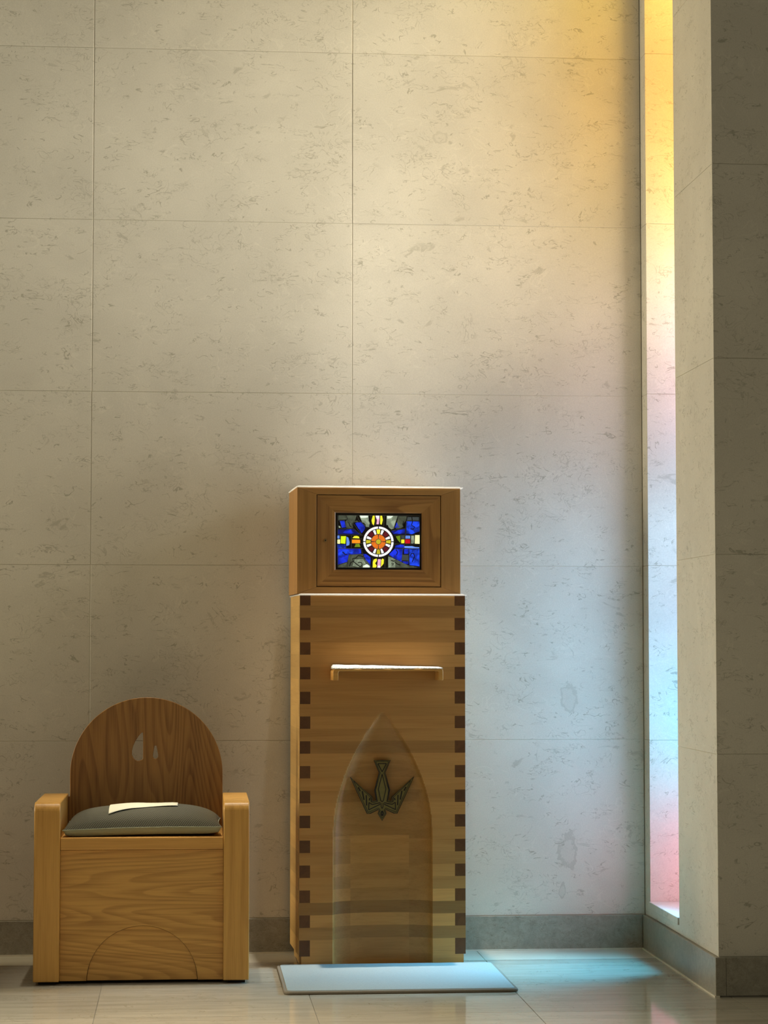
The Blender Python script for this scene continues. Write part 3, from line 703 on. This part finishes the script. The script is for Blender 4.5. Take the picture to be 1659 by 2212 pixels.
# ---------------------------------------------------------------- chair
CH = empty('armchair', (-0.13, -0.69, 0), -0.4)
tag(CH, 'oak box armchair with green cushion and pierced round back, left of the pedestal', 'chair')
def rounded(pts_spec, n=8):
    """polygon with rounded corners: (y, z, radius)"""
    out = []; m = len(pts_spec)
    for i in range(m):
        p = Vector(pts_spec[i][:2]); r = pts_spec[i][2]
        a = Vector(pts_spec[i-1][:2]); c = Vector(pts_spec[(i+1) % m][:2])
        if r <= 0: out.append(tuple(p)); continue
        d1 = (a-p).normalized(); d2 = (c-p).normalized()
        th = d1.angle(d2)/2; t = r/math.tan(th); ctr = p + (d1+d2).normalized()*(r/math.sin(th))
        s = p+d1*t-ctr; e = p+d2*t-ctr; ang = s.angle_signed(e) if hasattr(s, 'angle_signed') else 0
        a0 = math.atan2(s.y, s.x); a1 = math.atan2(e.y, e.x); da = (a1-a0+PI) % (2*PI)-PI
        for k in range(n+1):
            q = a0+da*k/n; out.append((ctr.x+r*math.cos(q), ctr.y+r*math.sin(q)))
    return out
for sgn in (-1, 1):
    x0, x1 = (0.252, 0.332) if sgn > 0 else (-0.332, -0.252)
    mb = MB(); mb.prism(rounded([(0, 0.010, 0), (0, 0.560, 0.030), (0.450, 0.560, 0.012), (0.450, 0.010, 0)]), 'x', x0, x1)
    a = mb.build('armrest', M['oak_arm'], CH); bevel(a, 0.0035, 3, 50)
    mb = MB()
    for yy in (0.02, 0.36):
        mb = MB(); mb.box(x0+0.015, x1-0.012, yy, yy+0.05, 0.0, 0.010); mb.build('foot', M['black'], CH)
mb = MB(); mb.box(-0.2515, 0.2515, 0.003, 0.40, 0.4135, 0.4515); bevel(mb.build('seat', M['oak_seat'], CH), 0.003)
# front panel with the half-round recess
arcp = [(0.002+0.1715*math.cos(PI*k/40), 0.008+0.170*math.sin(PI*k/40)) for k in range(41)]
outer = [(0.2515, 0.010), (0.2515, 0.411), (-0.2515, 0.411), (-0.2515, 0.010)] + [(x, max(z, 0.010)) for x, z in reversed(arcp)]
plate('front_panel', [outer], 0.022, 0.036, M['oak_h'], CH, 0.0)
mb = MB(); mb.prism([(x*1.0, max(z, 0.0105)) for x, z in [(0.002+0.1698*math.cos(PI*k/40), 0.0105+0.1658*math.sin(PI*k/40)) for k in range(41)]], 'y', 0.0275, 0.040)
ip = mb.build('half_round_inset', M['oak_h'], CH); ip['label'] = 'slightly recessed half-round panel low on the chair front'
# back board
bx = 0.003; hw = 0.2485; zc = 0.626
ol = [(-0.2512, 0.40), (0.2512, 0.40), (0.2512, 0.552), (bx+hw, 0.5525)] + [(bx+hw*math.cos(PI*k/64), zc+hw*math.sin(PI*k/64)) for k in range(65)] + [(bx-hw, 0.5525), (-0.2512, 0.552)]
big = [(0.003,0.760),(0.0035,0.745),(0.0035,0.675),(0.000,0.6705),(-0.007,0.6685),(-0.014,0.668),(-0.022,0.671),(-0.029,0.678),(-0.0325,0.688),(-0.0325,0.700),(-0.029,0.715),(-0.022,0.731),(-0.012,0.747),(-0.002,0.759)]
small = [(0.044,0.717),(0.0475,0.7165),(0.050,0.702),(0.0530,0.687),(0.0525,0.680),(0.049,0.6755),(0.0445,0.674),(0.039,0.676),(0.036,0.681),(0.0365,0.690),(0.041,0.7165)]
big = [(x-0.0125, z) for x, z in big]; small = [(x-0.0125, z) for x, z in small]
bb = plate('backrest', [ol, big, small], 0.395, 0.417, M['oak_back'], CH, 0.0015)
bb['label'] = 'round-topped back board pierced by two drop-shaped holes'
mb = MB(); mb.box(-0.2515, 0.2515, 0.402, 0.43, 0.012, 0.40); mb.build('rear_panel', M['oak_v'], CH)
mb = MB(); mb.box(-0.2515, 0.2515, 0.041, 0.046, 0.012, 0.4125); mb.build('carcass_board', M['dark_wood'], CH)

# armchair copy added unseen beyond the left frame edge to shade floor and wall
def copy_tree(o, parent=None):
    c = o.copy(); COL.objects.link(c); c.parent = parent
    for ch in [k for k in bpy.data.objects if k.parent == o]: copy_tree(ch, c)
    return c
CH_SHADE = copy_tree(CH); CH_SHADE.location = (-1.06, -0.68, 0); CH_SHADE.rotation_euler = (0, 0, 0)
tag(CH_SHADE, 'unseen bare oak box armchair without cushion, added to shade the floor at the left', 'chair')

# ---------------------------------------------------------------- cushion
CU = empty('seat_cushion', (-0.13, -0.69, 0.4520), -0.4)
tag(CU, 'dark green knitted seat cushion with sage underside on the oak armchair', 'cushion')
def pillow_rows(sign, amp, a=0.2455, b=0.185, seam=0.026, nu=72, nv=44, yc=0.20):
    V = []
    for j in range(nv+1):
        v = -1+2*j/nv
        for i in range(nu+1):
            u = -1+2*i/nu
            # corners reach out a little, sides pull in
            x = a*u*(1-0.035*(1-v*v)*(abs(u)**3)); y = b*v*(1-0.05*(1-u*u)*abs(v)**3)
            e = max(0.0, (1-abs(u)**(3.2 if sign > 0 else 8)))*max(0.0, (1-abs(v)**(2.6 if sign > 0 else 8)))
            h = amp*e**(0.5 if sign > 0 else 0.22)
            s = seam + 0.004*u - 0.0035*math.cos(u*2.2)*(-1 if sign > 0 else -1)*0.6
            z = s + sign*h
            if sign > 0: z += e*(0.004*noise.noise(Vector((x*9, y*14, 1.3))) + 0.0025*math.sin(x*30+1)*v)
            V.append((x, yc+y, max(z, 0.0006)))
    return V, nu, nv
for nm, sg, amp, mt in (('cushion_top', 1, 0.060, 'knit'), ('cushion_underside', -1, 0.026, 'under_fabric')):
    V, nu, nv = pillow_rows(sg, amp)
    mb = MB(); mb.v = V
    for j in range(nv):
        for i in range(nu):
            q = (j*(nu+1)+i, j*(nu+1)+i+1, (j+1)*(nu+1)+i+1, (j+1)*(nu+1)+i); mb.f.append(q if sg > 0 else q[::-1]); mb.t.append(.5); mb.m.append(0)
    o = mb.build(nm, M[mt], CU); smooth(o, 60)
V, nu, nv = pillow_rows(1, 0.0)
loop = [V[i] for i in range(nu+1)] + [V[j*(nu+1)+nu] for j in range(1, nv+1)] + [V[nv*(nu+1)+i] for i in range(nu-1, -1, -1)] + [V[j*(nu+1)] for j in range(nv-1, -1, -1)]
mb = MB(); tube_into(mb, loop, 0.0016, n=6); smooth(mb.build('piping', M['under_fabric'], CU), 60)

# leaflet on the cushion: creased cream paper following the bulge
def cushion_z(x, y):
    u = x/0.2455; v = (y-0.20)/0.185
    e = max(0, 1-abs(u)**3.2)*max(0, 1-abs(v)**2.6)
    return 0.026+0.004*u+0.0021*math.cos(u*2.2)+0.060*math.sqrt(e) + e*(0.004*noise.noise(Vector((x*9, y*14, 1.3)))+0.0025*math.sin(x*30+1)*v)
bm = bmesh.new(); nx, ny = 40, 16; g_ = []
for j in range(ny+1):
    row = []
    for i in range(nx+1):
        u = i/nx; v = j/ny; x = -0.106+0.214*u; y = 0.055+0.060*u**1.5 - 0.03*math.sin(u*PI)*-1 + (0.15-0.05*u)*v
        crease = 0.0035*abs(math.sin(u*PI*1.0))*(-1 if v < 0.3 else 0)
        row.append(bm.verts.new((x, y, cushion_z(x, y)+0.0036+0.0012*math.sin(u*7)*v)))
    g_.append(row)
for j in range(ny):
    for i in range(nx): bm.faces.new((g_[j][i], g_[j][i+1], g_[j+1][i+1], g_[j+1][i]))
me = bpy.data.meshes.new('leaflet'); bm.to_mesh(me); bm.free()
lf = link('leaflet', me, M['paper']); lf.location = (-0.13, -0.69, 0.4520); lf.rotation_euler = (0, 0, R(-0.4)); smooth(lf, 60)
sm = lf.modifiers.new('solid', 'SOLIDIFY'); sm.thickness = 0.0006; sm.offset = 1
tag(lf, 'cream paper leaflet lying on the green seat cushion', 'leaflet')

# ---------------------------------------------------------------- kneeling mat
MT = empty('floor_mat', (0.655, -0.655, 0), 0)
tag(MT, 'thin pale blue-grey mat on the floor before the pedestal', 'mat')
hx, hy = 0.355, 0.288
ol = rounded([(-hx, -hy, 0.022), (hx, -hy, 0.022), (hx, hy, 0.022), (-hx, hy, 0.022)], 6)
mb = MB(); mb.prism(ol, 'z', 0.0004, 0.010); bevel(mb.build('mat_border', M['mat_edge'], MT), 0.004, 3)
ol = rounded([(-hx+.010, -hy+.010, 0.018), (hx-.010, -hy+.010, 0.018), (hx-.010, hy-.006, 0.018), (-hx+.010, hy-.006, 0.018)], 6)
mb = MB(); mb.prism(ol, 'z', 0.0080, 0.0120); bevel(mb.build('mat_pile', M['mat_pile'], MT), 0.002, 3)
